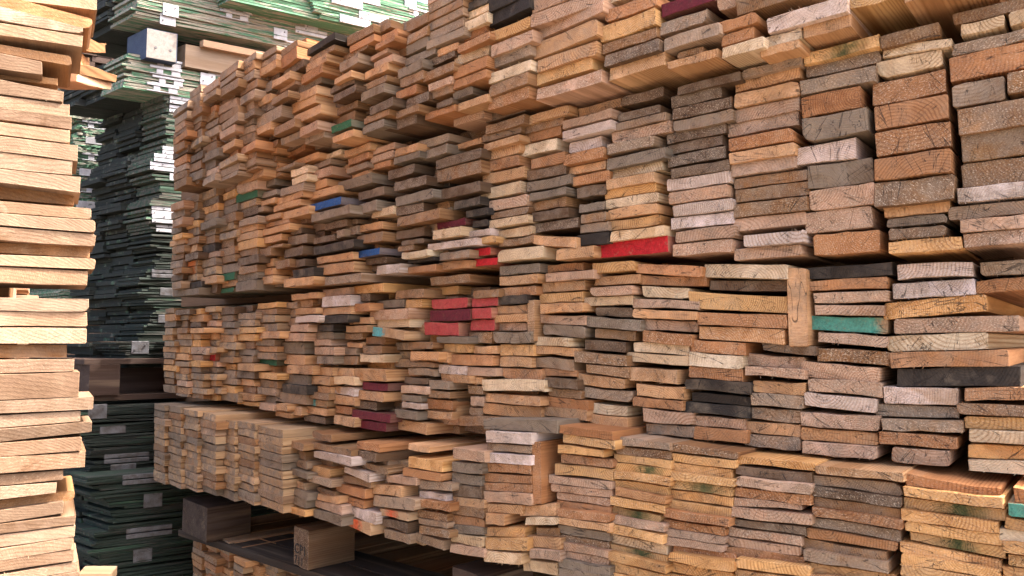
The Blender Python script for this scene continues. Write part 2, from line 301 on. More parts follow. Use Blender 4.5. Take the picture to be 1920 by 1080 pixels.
# Traced board ends.  Each column: (tier, [ "code xL xR yTopLeft yBottomLeft [yTopRight yBottomRight]" ... ]) in photo pixels,
# unprojected below onto the real face of the wall.  Columns run from the right-hand end of each tier to the left.
COLS = """
#A
t 1695 1862 -30 5
#A
y 1592 1692 -12 18
#A
b 1380 1535 -8 30
w 1438 1591 33 63
t 1505 1597 49 73
#A
p 1433 1502 70 90
t 1424 1500 93 108
#A
k 1345 1424 -6 24
o 1343 1420 43 64
o 1353 1413 66 87
p 1354 1432 90 110
#A
m 1240 1340 9 34
g 1233 1325 46 70
g 1244 1350 73 97
b 1270 1320 99 111
t 1251 1345 116 131
#A
g 1130 1228 -30 -10
p 1140 1180 -8 9
o 1135 1232 19 43
y 1125 1230 51 80
b 1130 1232 84 102
d 1133 1236 104 127
t 1142 1248 127 152
#A
k 998 1085 -4 27
k 997 1130 28 54
k 998 1134 57 78
t 999 1122 80 111
t 1008 1118 114 138
y 999 1110 142 164
k 1007 1128 166 189
#A
c 915 995 -3 24
c 916 996 26 51
y 913 993 62 82
k 921 998 86 108
g 921 995 111 130
p 917 994 138 158
b 916 990 161 183
o 914 992 186 208
#A
d 845 915 -16 6
c 872 917 8 24
p 872 917 26 40
p 871 915 42 60
o 869 912 62 80
o 858 918 85 100
p 853 915 106 126
o 849 913 129 150
o 850 912 152 169
s 849 886 174 189
t 859 914 195 210
#A
k 790 845 -30 -6
k 800 868 -4 10
g 802 870 11 26
b 803 868 27 43
g 802 868 45 60
g 802 869 62 78
g 800 868 79 95
t 820 858 94 107
d 793 852 115 131
b 793 850 138 155
k 803 846 158 172
b 806 848 173 188
d 818 848 193 205
o 798 850 213 226
#A
b 762 802 42 62
b 763 801 66 84
s 762 802 86 104
s 761 815 110 125
s 745 792 131 147
b 750 793 149 166
o 742 780 173 190
d 762 803 187 204
b 742 784 210 224
d 744 780 226 244
#B
b 1787 1935 26 48
#B
p 1802 1883 46 66
p 1892 1962 24 50
g 1786 1925 83 105
o 1781 1950 107 156
g 1786 1885 160 204
b 1889 1990 137 176
b 1797 1980 205 253
b 1803 1975 255 305
b 1802 1980 308 353
w 1795 1970 353 381
g 1778 1970 388 413
k 1801 1985 412 437
k 1807 1990 439 465
#B
b 1650 1764 70 92 41 67
p 1655 1784 88 108 72 88
p 1642 1768 117 148
o 1636 1774 156 199
o 1640 1778 200 245
o 1642 1784 250 293
o 1638 1784 298 340
b 1641 1788 343 389
t 1657 1783 390 409
s 1662 1776 411 428
d 1665 1773 430 450
y 1666 1804 453 477
#B
q 1506 1650 98 120
g 1511 1653 122 147
g 1501 1642 152 179
o 1503 1616 183 221
s 1504 1626 222 266
w 1490 1606 278 311 257 298
s 1515 1636 311 355
k 1517 1640 357 396
k 1509 1636 399 438
o 1526 1649 440 480
#B
g 1391 1502 132 148
t 1378 1501 150 174
t 1376 1500 176 203
k 1378 1500 206 231
k 1364 1499 234 258
o 1366 1488 261 284
t 1367 1490 287 309
k 1368 1492 310 333
b 1376 1515 336 356
b 1379 1517 357 381
b 1376 1513 384 409
k 1376 1510 411 435
w 1394 1506 441 463
k 1376 1501 467 489
#B
d 1270 1388 163 179
d 1259 1352 182 204
d 1260 1372 205 226
g 1262 1374 227 249
d 1251 1362 252 271
d 1249 1355 273 292
d 1252 1361 294 315
d 1257 1367 317 336
w 1251 1369 338 359
k 1254 1365 361 384
w 1261 1375 386 407
w 1258 1376 409 432
k 1266 1378 434 456
k 1262 1372 458 481
#B
d 1164 1244 181 200
d 1158 1238 214 230
g 1152 1248 232 247
k 1147 1256 249 269
g 1139 1226 271 291
s 1137 1248 298 319
p 1147 1243 319 336
t 1136 1226 338 356
y 1133 1230 357 374
p 1135 1234 375 393
t 1139 1233 394 413
y 1141 1238 414 433
p 1144 1244 434 453
r 1115 1252 456 485
#B
t 1084 1164 204 220
k 1054 1146 227 243
w 1054 1146 246 264
w 1067 1128 267 288
o 1056 1132 291 312
t 1061 1136 315 331
o 1072 1142 332 350
d 1082 1136 353 373
s 1085 1133 384 400
b 1088 1136 403 420
g 1087 1140 422 439
c 1082 1142 441 463
t 1043 1112 467 488
#B
t 992 1066 217 234
b 985 1056 236 252
o 979 1052 254 271
p 975 1043 275 296
o 996 1058 298 318
d 988 1060 321 340
s 988 1070 342 360
s 990 1062 363 378
b 997 1062 380 397
d 998 1065 399 417
d 1000 1084 420 438
t 998 1080 440 458 444 465
#B
d 912 985 217 231
b 910 983 235 253
b 905 976 254 268
t 905 974 270 284
t 905 975 286 304
o 906 974 306 325
t 905 982 328 348
p 902 975 354 375
k 916 988 377 397
b 920 990 399 412
p 916 990 414 430
p 933 998 432 449
b 935 1000 450 463
p 934 1016 470 492
#C
g 1838 1990 492 518
o 1830 1990 527 552 513 540
#C
o 1808 1980 729 752 726 752
b 1794 1960 756 778 760 784
y 1808 1980 780 804 784 810
p 1816 1985 805 829 812 836
y 1815 1985 832 859 838 866
p 1815 1985 861 883 868 894
#C
w 1682 1824 496 524 491 519
w 1672 1828 532 561 522 553
y 1656 1850 569 600 551 584
k 1676 1912 599 627 590 621
p 1661 1852 630 660 622 655
o 1669 1893 661 690 655 686
c 1682 1915 691 726 687 725
w 1656 1795 724 757 728 760
g 1642 1798 757 780 762 784
g 1652 1804 785 807 789 812
o 1648 1792 809 832 820 843
k 1672 1780 838 866 845 875
#C
c 1512 1672 501 524
o 1514 1664 527 546
k 1525 1666 549 569
k 1527 1658 571 591 572 592
e 1517 1664 591 618 596 627
k 1534 1664 622 642 631 652
b 1532 1667 652 678 660 688
k 1501 1650 677 706 689 718
k 1515 1654 710 734 718 747
w 1508 1642 735 760 748 774
k 1502 1648 772 798 780 810
t 1502 1646 801 825 812 835
k 1502 1642 828 850 837 862
#C
p 1319 1478 494 520 496 525
d 1332 1474 526 544 524 546
y 1292 1476 546 577 555 588
o 1307 1475 586 609 590 616
t 1309 1472 611 636 618 646
o 1296 1396 636 659 643 667
p 1291 1393 659 685 668 693
o 1293 1392 686 708 693 717
c 1282 1408 709 730 717 740
c 1297 1408 734 753 744 762
c 1280 1405 752 773 764 784
k 1296 1397 778 797 786 807
o 1301 1401 800 823 808 832
#C
d 1430 1530 641 657 650 668
k 1395 1510 662 685 670 692
k 1396 1508 687 704 693 713
t 1412 1510 713 734 718 743
g 1407 1505 736 759 743 768
g 1407 1503 762 784 769 795
t 1398 1501 789 811 796 820
g 1395 1500 814 835 821 846
#C
o 1192 1316 494 512 498 520
o 1201 1322 515 533 518 537
p 1204 1292 536 557 540 560
k 1186 1310 560 577 565 582
t 1186 1306 578 596 584 601
k 1202 1306 598 618 603 623
o 1203 1297 618 640 627 650
p 1188 1292 641 659 648 668
p 1174 1292 660 677 668 687
t 1180 1268 689 713 695 721
t 1193 1282 719 742 727 750
o 1186 1280 743 762 752 771
k 1206 1297 765 790 774 798
g 1211 1302 793 814 802 822
#C
y 1110 1190 494 513
t 1116 1200 519 536
k 1106 1185 539 556
p 1094 1186 558 575
d 1117 1186 576 592 577 595
s 1098 1203 594 612 600 621
b 1116 1192 616 634 621 640
d 1096 1173 636 655 641 661
b 1076 1174 658 679 666 687
b 1099 1180 683 699 689 710
t 1081 1172 699 720 710 731
g 1079 1186 723 742 733 755
p 1104 1176 754 773 761 781
t 1100 1176 774 791 783 804
#C
o 1024 1094 498 512
k 1022 1114 513 529
t 1015 1096 531 549
y 1012 1092 551 569
t 1012 1092 570 588
k 1012 1098 590 606 592 610
s 1018 1096 608 627 612 635
p 1002 1066 631 648 634 651
t 997 1080 647 663 652 669
g 990 1076 670 688 674 696
o 1016 1082 690 705 694 708
d 1021 1082 708 726 712 731
b 1028 1090 727 742 731 749
o 1014 1103 741 760 751 770
t 1018 1100 762 778 770 790
#C
s 937 1012 500 517
t 936 1008 519 536
o 938 1006 540 557
c 926 988 556 572
t 930 988 573 589
t 926 986 590 605
k 925 987 606 621
s 925 994 622 643
y 938 1000 646 667
t 936 996 669 688
o 943 1016 690 709
p 905 1019 711 733 713 735
t 908 1014 736 753
t 908 1012 755 776
#C
b 886 935 545 560
v 885 932 560 576
v 884 921 578 598
v 883 926 600 621
b 878 922 623 644
t 888 932 648 663
o 841 922 664 684 667 687
k 876 930 688 704
t 884 906 706 720
b 877 906 722 738
k 882 906 742 760
b 880 906 762 778
b 860 932 780 799 782 801
#C
b 808 880 520 536
v 809 876 561 580
m 805 882 582 603
v 796 858 604 628 606 630
s 818 878 631 644
y 812 882 645 661 645 662
t 770 840 658 678 661 680
w 822 872 683 700 687 703
t 825 882 700 716 705 719
g 804 842 712 730 716 732
b 804 842 730 745 735 748
o 792 848 746 766 752 769
t 795 848 768 784 773 787
#D
o 1901 1990 914 942 928 955
e 1890 1985 942 968 955 982
y 1884 1985 970 990 984 1005
p 1874 1980 991 1013 1006 1028
y 1880 1980 1014 1037 1028 1050
y 1890 1985 1038 1060 1052 1075
y 1880 1985 1062 1085 1076 1100
#D
o 1696 1875 887 910 916 931
y 1693 1880 912 930 933 955
q 1694 1884 931 952 955 977
y 1690 1872 953 974 979 1002
y 1696 1880 974 995 1003 1025
q 1706 1884 996 1014 1025 1048
y 1686 1878 1014 1036 1050 1073
y 1689 1874 1037 1057 1070 1090
y 1688 1874 1058 1078 1092 1110
y 1690 1874 1079 1100 1112 1130
#D
t 1529 1694 872 889 888 905
g 1521 1690 890 909 909 931
d 1523 1690 910 930 932 953
b 1524 1688 931 949 954 975
o 1522 1690 950 968 975 995
g 1521 1688 969 987 996 1017
o 1511 1682 988 1008 1017 1035
b 1502 1662 1008 1028 1036 1054
g 1506 1664 1030 1051 1055 1077
y 1519 1680 1055 1074 1078 1097
t 1519 1680 1076 1096 1098 1118
#D
y 1380 1529 854 870 868 883
d 1378 1521 872 889 886 907
k 1380 1521 893 911 908 928
o 1377 1522 914 932 929 948
k 1376 1502 933 948 944 957
k 1371 1521 950 969 965 986
d 1368 1511 972 985 987 1005
k 1364 1504 987 1004 1006 1024
k 1364 1502 1005 1023 1025 1043
o 1360 1508 1024 1043 1044 1063
y 1378 1518 1046 1065 1064 1083
y 1378 1518 1067 1086 1085 1104
#D
b 1256 1382 829 846 848 862
y 1260 1380 849 865 863 879
y 1255 1372 866 883 880 900
y 1257 1378 884 900 900 914
q 1250 1374 900 916 914 932
y 1251 1374 917 934 933 951
y 1245 1371 935 952 953 972
o 1244 1366 953 970 973 989
o 1239 1360 971 987 990 1006
k 1239 1360 988 1004 1007 1022
k 1240 1358 1004 1021 1023 1038
o 1262 1378 1022 1038 1038 1053
y 1252 1376 1033 1052 1053 1074
y 1250 1374 1053 1072 1075 1092
y 1250 1374 1073 1092 1093 1112
#D
g 1149 1256 818 834 831 845
b 1155 1258 835 851 847 862
y 1152 1257 850 866 864 880
q 1152 1256 867 882 880 894
y 1151 1256 882 898 897 912
y 1147 1252 898 914 913 930
t 1152 1248 914 929 931 946
y 1145 1246 930 946 947 964
q 1148 1238 948 964 966 981
k 1145 1244 964 981 983 999
y 1137 1242 982 999 1004 1021
p 1145 1252 1001 1018 1022 1042
q 1142 1250 1019 1034 1042 1060
y 1140 1247 1034 1051 1060 1077
y 1141 1247 1052 1070 1078 1096
y 1142 1247 1071 1090 1097 1114
#D
o 1048 1148 797 813 809 827
y 1054 1154 813 831 826 844
y 1046 1130 834 850 844 858
o 1050 1150 851 868 862 878
y 1041 1148 870 890 880 902
k 1029 1146 890 906 903 919
k 1035 1146 907 921 919 935
k 1043 1146 922 937 935 950
o 1043 1146 937 953 950 964
o 1043 1144 953 969 965 981
t 1045 1143 969 983 982 998
s 1047 1143 983 1000 999 1016
b 1048 1142 1000 1015 1016 1031
k 1048 1141 1015 1031 1032 1047
k 1051 1141 1031 1045 1047 1063
s 1047 1142 1046 1063 1063 1079
s 1047 1142 1064 1082 1080 1096
#D
s 906 1046 784 805 788 813
w 910 996 808 830 812 834
g 912 996 831 845 836 850
w 907 997 848 867 854 873
o 902 996 868 885 872 889
o 898 997 886 903 891 907
o 901 998 904 920 908 924
k 904 997 921 941 926 948
#D
t 974 1042 950 968 944 968
p 985 1046 970 985 970 985
b 1006 1048 988 1003 990 1006
t 989 1050 1004 1024 1010 1033
k 992 1050 1028 1046 1035 1054
p 980 1046 1048 1070 1056 1080
#D
t 912 978 943 961 947 965
t 909 946 963 983 965 985
y 909 982 988 1006 990 1008
y 909 988 1008 1030 1010 1034
p 906 978 1031 1053 1038 1060
#D
k 849 908 839 860 846 868
s 848 902 865 884 869 890
s 848 902 886 905 892 912
d 848 903 908 930 912 936
t 848 908 930 946 938 954
b 845 908 947 963 953 973
o 842 907 964 980 974 992
s 840 906 983 1000 990 1004
p 844 906 1000 1016 1008 1028
k 845 906 1019 1036 1030 1047
#D
t 764 806 831 843 838 850
y 767 828 856 876 866 886
o 755 826 876 890 888 904
g 786 846 900 916 906 922
w 787 836 920 934 927 941
o 786 842 936 950 944 962
b 783 838 955 970 964 980
g 784 840 971 982 980 992
b 785 842 985 1000 996 1010
g 781 831 998 1014 1014 1033
#D
o 668 712 827 842 834 849
d 664 706 843 856 851 868
b 680 726 864 876 879 893
w 646 692 874 886 888 905
k 724 780 890 904 896 911
t 699 752 908 926 912 933
g 699 778 928 948 936 958
f 711 766 953 966 962 978
d 711 764 970 984 980 1000
g 720 770 991 1008 1002 1022
#D
b 585 622 807 820 816 830
b 585 657 828 840 843 857
w 587 660 845 858 858 876
z 576 620 870 888 880 898
g 576 620 890 902 900 915
b 592 630 912 928 922 930
t 594 636 925 937 931 946
k 591 641 938 950 948 968
s 586 642 955 970 968 988
b 643 694 890 904 900 916
o 630 684 905 920 918 936
o 633 682 927 940 938 955
w 643 706 945 962 962 985
f 643 696 967 982 982 1005
#D
f 534 572 890 902 906 924
b 534 570 822 836 833 847
b 537 572 838 850 848 864
g 530 576 853 866 866 882
s 534 576 872 886 888 900
s 533 577 910 920 925 940
s 532 574 924 938 935 954
y 524 570 943 956 957 970
"""
UPRIGHT = [  # code xL xR yTL yBL yTR yBR
 "t 1477 1512 501 650 503 650", "t 988 1002 562 638 562 640", "o 998 1014 829 945 829 946",
]
# left-hand stack: code xRight, yTop/yBottom at x=0, yTop/yBottom at xRight, setback; brown on some set-back rows paints their shade
LEFT = """
g 182 -27 -4 -7 15 0
o 173 -12 11 33 54 0
t 155 12 40 50 64 0
g 155 42 66 66 88 0
b 133 80 97 104 122 .012
y 80 99 130 117 142 0
b 108 133 148 147 160 .03
t 118 149 177 170 192 0
t 130 179 202 195 218 0
t 133 203 226 219 243 .002
p 131 228 253 244 268 0
t 146 254 284 271 302 -.002
p 135 286 316 302 327 0
p 151 317 344 332 362 -.003
b 138 346 374 363 385 .035
p 170 375 397 390 411 0
p 178 399 423 412 436 -.002
p 179 425 451 438 461 0
b 169 453 475 462 483 .022
t 178 476 498 484 506 0
t 164 499 531 507 536 0
t 167 556 582 561 584 0
t 164 584 612 585 612 .002
p 163 614 645 614 644 0
b 126 646 673 646 671 .012
t 140 674 700 672 697 0
z 149 702 751 698 744 -.002
k 175 752 777 743 767 0
t 151 778 802 769 790 .003
k 171 803 829 790 810 0
t 154 830 857 819 845 0
t 160 858 889 847 876 -.004
k 119 890 912 880 899 .004
t 106 913 937 904 924 0
b 139 938 955 918 939 .02
k 120 956 981 940 963 0
k 142 982 1002 964 983 0
t 140 1003 1027 984 1006 .002
t 136 1028 1052 1006 1029 0
k 139 1053 1076 1030 1051 0
t 146 1078 1099 1052 1070 0
k 150 1100 1124 1070 1092 0
"""

LEFT_TRACE = """
#A 480 0
b 885 1010 215 270
o 940 1060 268 328
o 890 1040 332 378
k 850 990 425 462
k 880 1030 470 522
t 810 990 545 605
b 800 980 640 690
s 785 960 700 768
d 845 1030 805 868
b 805 1000 888 938
s 795 960 950 1012
#A 480 0
b 680 880 280 345
o 700 885 350 402
b 685 840 405 440
g 620 765 470 545
t 580 720 590 638
d 555 735 670 708
d 580 745 712 772
b 600 760 820 875
n 565 710 950 1004
t 570 730 1025 1078
#A 480 0
c 380 590 370 420
b 400 590 435 478
t 370 530 485 548
o 330 500 568 632
s 315 490 650 708
t 310 450 712 772
t 265 445 785 858
t 285 480 870 940
k 325 460 962 1030
g 365 510 1034 1085
#A 480 0
b 185 310 380 428
o 180 310 430 518
d 200 360 530 590
t 115 255 605 665
k 145 300 668 712
b 115 240 745 795
d 40 255 798 860
g 0 190 880 965
b 130 290 960 1025
g 190 330 1040 1090
#A 480 0
g 25 150 420 467
b 35 150 470 515
t 5 150 530 590
d 0 90 600 650
s 0 120 668 740
t 0 110 760 812
t 0 110 962 1020
#B 480 270
g 1225 1445 -22 40
t 1455 1690 15 60
d 1345 1690 122 195
b 1350 1690 202 292
d 1370 1685 342 420
c 1480 1680 432 492
c 1570 1740 502 556
c 1620 1745 578 632
m 1355 1570 590 642
p 1320 1535 650 720
w 1555 1760 662 712
y 1675 1800 702 755
w 1290 1650 752 806
r 1615 1760 790 848
g 1370 1600 818 876
r 1635 1810 866 922
o 1365 1620 895 955
#B 480 270
t 1040 1210 40 100
s 1235 1440 58 128
s 1030 1225 106 160
d 985 1190 200 272
d 1040 1270 290 362
s 1040 1330 400 470
d 1050 1250 478 545
b 1050 1380 548 622
d 1050 1260 655 722
d 1090 1260 730 768
b 1060 1180 770 812
p 1090 1280 815 866
c 1130 1340 870 896
w 905 1075 915 985
o 1060 1350 932 980
#B 480 270
k 865 1040 40 88
k 855 1025 98 152
o 845 1010 160 208
t 660 855 55 108
o 685 850 112 162
g 675 840 182 228
t 715 850 235 262
s 615 870 288 358
d 765 960 368 428
s 710 905 465 542
p 865 1030 496 560
d 680 760 575 615
t 765 950 612 668
g 665 760 625 692
b 750 950 692 762
u 735 930 808 860
d 820 980 862 912
#B 480 270
p 475 640 92 132
g 400 560 162 208
k 385 570 220 290
t 355 530 312 372
t 355 610 382 438
u 395 630 460 520
s 415 700 528 590
d 515 680 600 652
d 430 590 708 756
g 600 662 650 708
c 425 735 772 834
t 455 725 850 902
t 450 735 918 994
g 510 790 1000 1062
#B 480 270
t 285 470 130 178
p 260 390 198 252
p 265 385 262 312
g 185 350 335 396
t 150 350 410 458
t 130 330 468 516
t 195 395 512 572
t 60 250 600 636
t 50 250 642 690
d 255 345 642 688
t 50 190 700 752
d 240 380 700 768
b 80 200 770 790
d 210 350 792 858
d 250 370 878 935
c 270 435 945 1008
t 210 430 1015 1078
#B 480 270
t 0 165 205 248
g 150 290 185 212
b 50 190 262 290
s 15 140 300 348
s 45 150 368 412
t 30 145 432 470
g 0 60 480 520
t 40 190 548 588
b 30 110 790 850
t 0 130 880 940
b 140 250 880 940
t 0 130 950 1000
t 0 130 1002 1062
#C 480 540
b 1040 1260 22 88
y 1115 1240 88 152
b 1140 1330 405 456
t 1155 1370 475 540
g 1140 1340 552 590
g 1140 1340 600 655
d 1110 1290 665 715
k 1085 1280 728 788
s 1085 1240 795 845
w 1090 1240 852 896
s 1035 1210 908 970
t 1035 1290 985 1060
#C 480 540
y 705 960 -10 50
s 890 1110 98 158
k 845 1150 165 242
p 910 1150 236 300
x 870 1115 290 358 325 395
b 820 970 365 425
b 800 940 430 492
p 775 960 495 555
t 740 975 600 690
m 800 985 702 760
t 755 960 765 835
d 720 910 835 895
m 725 1000 912 972
m 745 975 980 1045
#C 480 540
k 495 700 12 66
w 495 705 68 148
t 495 712 152 208
d 705 860 52 110
o 710 850 118 180
c 480 695 210 268
t 700 860 222 275
c 455 585 276 328
t 665 840 285 335
b 665 800 338 388
s 450 590 332 385
k 430 560 384 434
t 680 800 405 445
k 435 590 440 500
g 600 745 448 500
b 600 760 505 572
s 450 585 508 568
t 580 735 596 656
t 425 580 588 652
p 575 740 660 722
t 395 560 656 722
w 575 740 735 795
t 405 560 728 778
t 580 740 800 868
b 395 545 776 828
x 400 540 830 880
o 590 720 876 935
t 375 540 885 940
d 360 520 948 998
t 580 740 950 1020
#C 480 540
t 260 460 48 94
t 285 425 98 150
t 295 450 156 204
w 290 475 212 264
k 250 395 276 332
k 220 360 338 400
s 185 360 406 492
t 205 375 498 572
t 235 420 575 640
s 175 390 640 712
c 190 385 716 786
g 145 370 770 848
t 230 345 872 940
t 150 232 862 915
t 145 260 920 960
"""

# ---------------------------------------------------------------- the ground
g = MB(); g.v = [(-300, -300, 0), (300, -300, 0), (300, 300, 0), (-300, 300, 0)]; g.f = [(0, 1, 2, 3)]
tag(g.build('ground', GROUND), kind='structure')

# ---------------------------------------------------------------- the wall of boards
PROT = {'A': .055, 'B': 0.0, 'C': -.018, 'D': .045, 'E': -.02}
TIERN = {'A': 'top tier', 'B': 'second tier', 'C': 'third tier', 'D': 'fourth tier', 'E': 'tier under the pallet'}
def yaw(x): 
    t = min(1, max(0, (x-600)/900)); return math.radians(38.6 + 9.2*(1-t) + .8*t)
boards = []       # dict per board
def add_board(tier, col, row, code, xL, xR, yT, yB, rT=None, rB=None, p=None, yj=.7, force=False):
    p0 = PROT[tier] + (R.uniform(-.011, .011) if p is None else p)
    ph = yaw(xL) + math.radians(R.gauss(0, yj)); a = Vector((math.sin(ph), math.cos(ph), 0)); e = Vector((a.y, -a.x, 0))
    q = on_wall(xL, (yT+yB)/2, p0); L = Vector((q.x, q.y, 0))
    s = horiz(q, e, xR, (yT+yB)/2); r = L + e*s
    zT, zB = z_at(xL, yT+.4, q), z_at(xL, yB-.4, q)
    if rT is None: zT2, zB2 = zT, zB
    else: zT2, zB2 = z_at(xR, rT+.4, r), z_at(xR, rB-.4, r)
    boards.append(dict(tier=tier, col=col, row=row, code=code, L=L, e=e, w=s, z=(zT, zB, zT2, zB2), a=a, area=(xR-xL)*(yB-yT) if xL < 1920 and yB > 0 and yT < 1080 and xR > 0 else 0, force=force,
                       cx=(xL+min(xR, 1920))/2, cy=(yT+yB)/2))
def PROT_J(): return max(-.03, min(.03, R.gauss(.004, .009)))
cols = []; cur = None
for ln in COLS.strip().split('\n'):
    if ln[0] == '#': cur = (ln[1], []); cols.append(cur)
    else: cur[1].append(ln.split())
ccount = {}; leftmost = {}
for tier, rows in cols:
    ccount[tier] = ccount.get(tier, 0)+1
    xs = []
    for i, f in enumerate(rows):
        v = [float(q) for q in f[1:]]; xs.append(v[0])
        add_board(tier, ccount[tier], i+1, f[0], *v)
    ys = [float(q) for f in rows for q in f[3:5]]
    leftmost.setdefault(tier, []).append((min(ys), max(ys), sorted(xs)[len(xs)//2]))
for blk in LEFT_TRACE.strip().split('#')[1:]:
    lns = blk.strip().split('\n'); tier, ox, oy = lns[0].split()[0], float(lns[0].split()[1]), float(lns[0].split()[2])
    ccount[tier] += 1
    its = sorted((l.split() for l in lns[1:]), key=lambda f: float(f[3])+float(f[4]))
    for i, f in enumerate(its):
        v = [float(q) for q in f[1:]]
        px = [ox+v[0]/4+.6, ox+v[1]/4-.6] + [oy+q/4 for q in v[2:]]
        sh = (px[2]-640)*.0 
        add_board(tier, ccount[tier], i+1, f[0], *px, p=PROT_J())
        if f[0] in 'umnxr': boards[-1]['force'] = True
for s_ in UPRIGHT:
    f = s_.split(); v = [float(q) for q in f[1:]]
    add_board('D' if v[0] == 998 else 'C', 0, 0, f[0], *v, p=.012, force=True); boards[-1]['upright'] = True

def interp(pl, x):
    if x <= pl[0][0]: return pl[0][1]
    for (x0, y0), (x1, y1) in zip(pl, pl[1:]):
        if x <= x1: return y0 + (y1-y0)*(x-x0)/(x1-x0)
    return pl[-1][1]
# the far, left-hand part of each tier: tops and bottoms of the tier as seen, filled with columns of boards of real size
FILL = {
 'A': dict(x0=326, x1=479, top=[(320, 212), (345, 190), (352, 172), (390, 165), (402, 138), (436, 124), (480, 104), (560, 88), (640, 76), (650, 62), (690, 52), (744, 44)],
           bot=[(322, 362), (400, 352), (470, 325), (560, 297), (640, 280), (744, 244)], pal='bbbdgggkbotsgadk', w=(.10, .155), t=(.022, .031)),
 'B': dict(x0=322, x1=482, top=[(320, 378), (382, 352), (440, 332), (480, 318), (560, 300), (640, 284), (720, 268), (800, 252), (905, 236)],
           bot=[(318, 562), (400, 556), (500, 547), (600, 537), (680, 524), (745, 518), (820, 510), (905, 500)], pal='ttabgdscbktydgasd', w=(.10, .15), t=(.021, .030)),
 'C': dict(x0=308, x1=518, top=[(305, 576), (335, 572), (420, 568), (480, 566), (545, 550), (600, 543), (700, 536), (794, 527)],
           bot=[(304, 734), (340, 745), (420, 752), (480, 767), (545, 783), (620, 796), (700, 806), (794, 812)], pal='ttaykgbsatkdyag', w=(.095, .14), t=(.019, .026)),
 'D': dict(x0=288, x1=530, top=[(286, 756), (322, 760), (330, 763), (366, 768), (402, 784), (460, 790), (530, 812)],
           bot=[(284, 900), (322, 908), (366, 918), (402, 928), (460, 938), (530, 962)], pal='aaaagaabas', w=(.118, .135), t=(.023, .0255)),
 'E': dict(x0=361, x1=1010, top=[(361, 990), (420, 1012), (480, 1040), (580, 1077), (1000, 1200)],
           bot=[(361, 1140), (1010, 1280)], pal='tbabtgao', w=(.09, .12), t=(.020, .025)),
}
FL = [(t_, c_, 0) for t_, c_ in FILL.items()]
for t_, xa_, xb_ in (('A', 482, 910), ('B', 486, 990), ('C', 522, 1010)):
    d_ = dict(FILL[t_]); d_.update(x0=xa_, x1=xb_); FL.append((t_, d_, 1))
d_ = dict(FILL['A']); d_.update(x0=852, x1=1965, top=[(850, -330), (1965, -330)], bot=[(850, -22), (915, -8), (1000, -8), (1240, -34), (1345, -12), (1500, -14), (1600, -16), (1700, -36), (1965, -36)], t=(.026, .038)); FL.append(('A', d_, 1))  # unseen rows above the frame, added to keep the sun off the overhang
d_ = dict(FILL['D']); d_.update(x0=534, x1=905, top=[(530, 815), (585, 812), (660, 838), (780, 862), (905, 860)], bot=[(530, 955), (640, 978), (700, 1000), (770, 1018), (905, 1044)]); FL.append(('D', d_, 1))
for tier, c, rec in FL:
    x = c['x0']; n = ccount.get(tier, 0); xs = []
    while x < c['x1'] - 6:
        w = R.uniform(*c['w']); ph = yaw(x); a = Vector((math.sin(ph), math.cos(ph), 0)); e = Vector((a.y, -a.x, 0))
        q = on_wall(x, 640, PROT[tier]); xr = project(q + e*w)[0]
        if c['x1'] - xr < 14: xr = c['x1']
        xs.append((x, xr)); x = xr + (4.5 if tier != 'D' else 6)
    for ci, (xa, xb) in enumerate(xs):
        colno = n + len(xs) - ci
        sc = depth_scale(xa)
        if rec: colno = 90
        yt = interp(c['top'], xa) + 8*rec + 6*(tier in 'BC') + R.uniform(-3, 3)*(tier != 'D'); yb = interp(c['bot'], xa) - 5*rec - 4*(tier in 'AB' and xa < 480); row = 1
        pcol = R.uniform(-.014, .014) if tier != 'D' else .006*ci % .02
        yj = yt
        while yj < yb - 5:
            th = R.uniform(*c['t'])*sc
            if yb - (yj+th) < 5: th = yb-yj
            code = R.choice(c['pal'])
            wide = R.random()
            ja, jb = (R.uniform(-2.5, 2), R.uniform(-4, 3)) if tier != 'D' else (R.uniform(-.8, .8), R.uniform(-.8, .8))
            if tier in 'BC' and wide < .12: jb += R.uniform(3, 9)
            tl = R.uniform(-1, 1)*(tier != 'D')*.8
            add_board(tier, colno, row, code, xa+ja, xb+jb, yj, yj+th-(.5 if tier == 'D' else R.uniform(.2, 1.2)), p=-.055*rec + pcol + (max(-.03, min(.03, R.gauss(0, .011))) if tier != 'D' else R.uniform(-.003, .004)), yj=1.2)
            boards[-1]['fill'] = not rec
            if rec: boards[-1]['area'] = 0
            yj += th; row += 1
def accent(x, y, code):
    b = min((b for b in boards if b.get('fill') and not b['force']), key=lambda b: (b['cx']-x)**2 + 6*(b['cy']-y)**2)
    b['code'] = code; b['force'] = True
for x, y, c in ((465, 367, 'n'), (355, 500, 'h'), (352, 512, 'h'), (405, 521, 'n'), (408, 670, 'r'), (470, 292, 'o'), (425, 545, 'n'), (496, 677, 'n')):
    accent(x, y, c)

def box(mb, o, e, w, a, d, z0, z1, code='b', we=.5, fz=.2, axis=0):
    V = []; WP = []; PR = []; seed = R.random()
    px, pz = R.uniform(-.3, .3)*w, R.uniform(.2, .6)*(z1-z0)+.01
    for dz in (z0, z1):
        for (u, v) in ((0, 0), (w, 0), (w, d), (0, d)):
            q = o + e*u + a*v; V.append((q.x, q.y, dz))
            if axis == 0: WP.append((v-px*.1+.03, dz-z0+pz, u+.01))
            else: WP.append((u-px, dz-z0+pz, v+.01))
            PR.append((seed, we, fz, 5))
    Fc = [(0, 3, 2, 1), (4, 5, 6, 7), (0, 1, 5, 4), (1, 2, 6, 5), (2, 3, 7, 6), (3, 0, 4, 7)]
    t = lin(TINT[code]); mb.add(V, Fc, WP, PR, (*[c*.86 for c in t], 1))
def PL_(s): return Vector((PL.x, PL.y, 0)) + NL*s
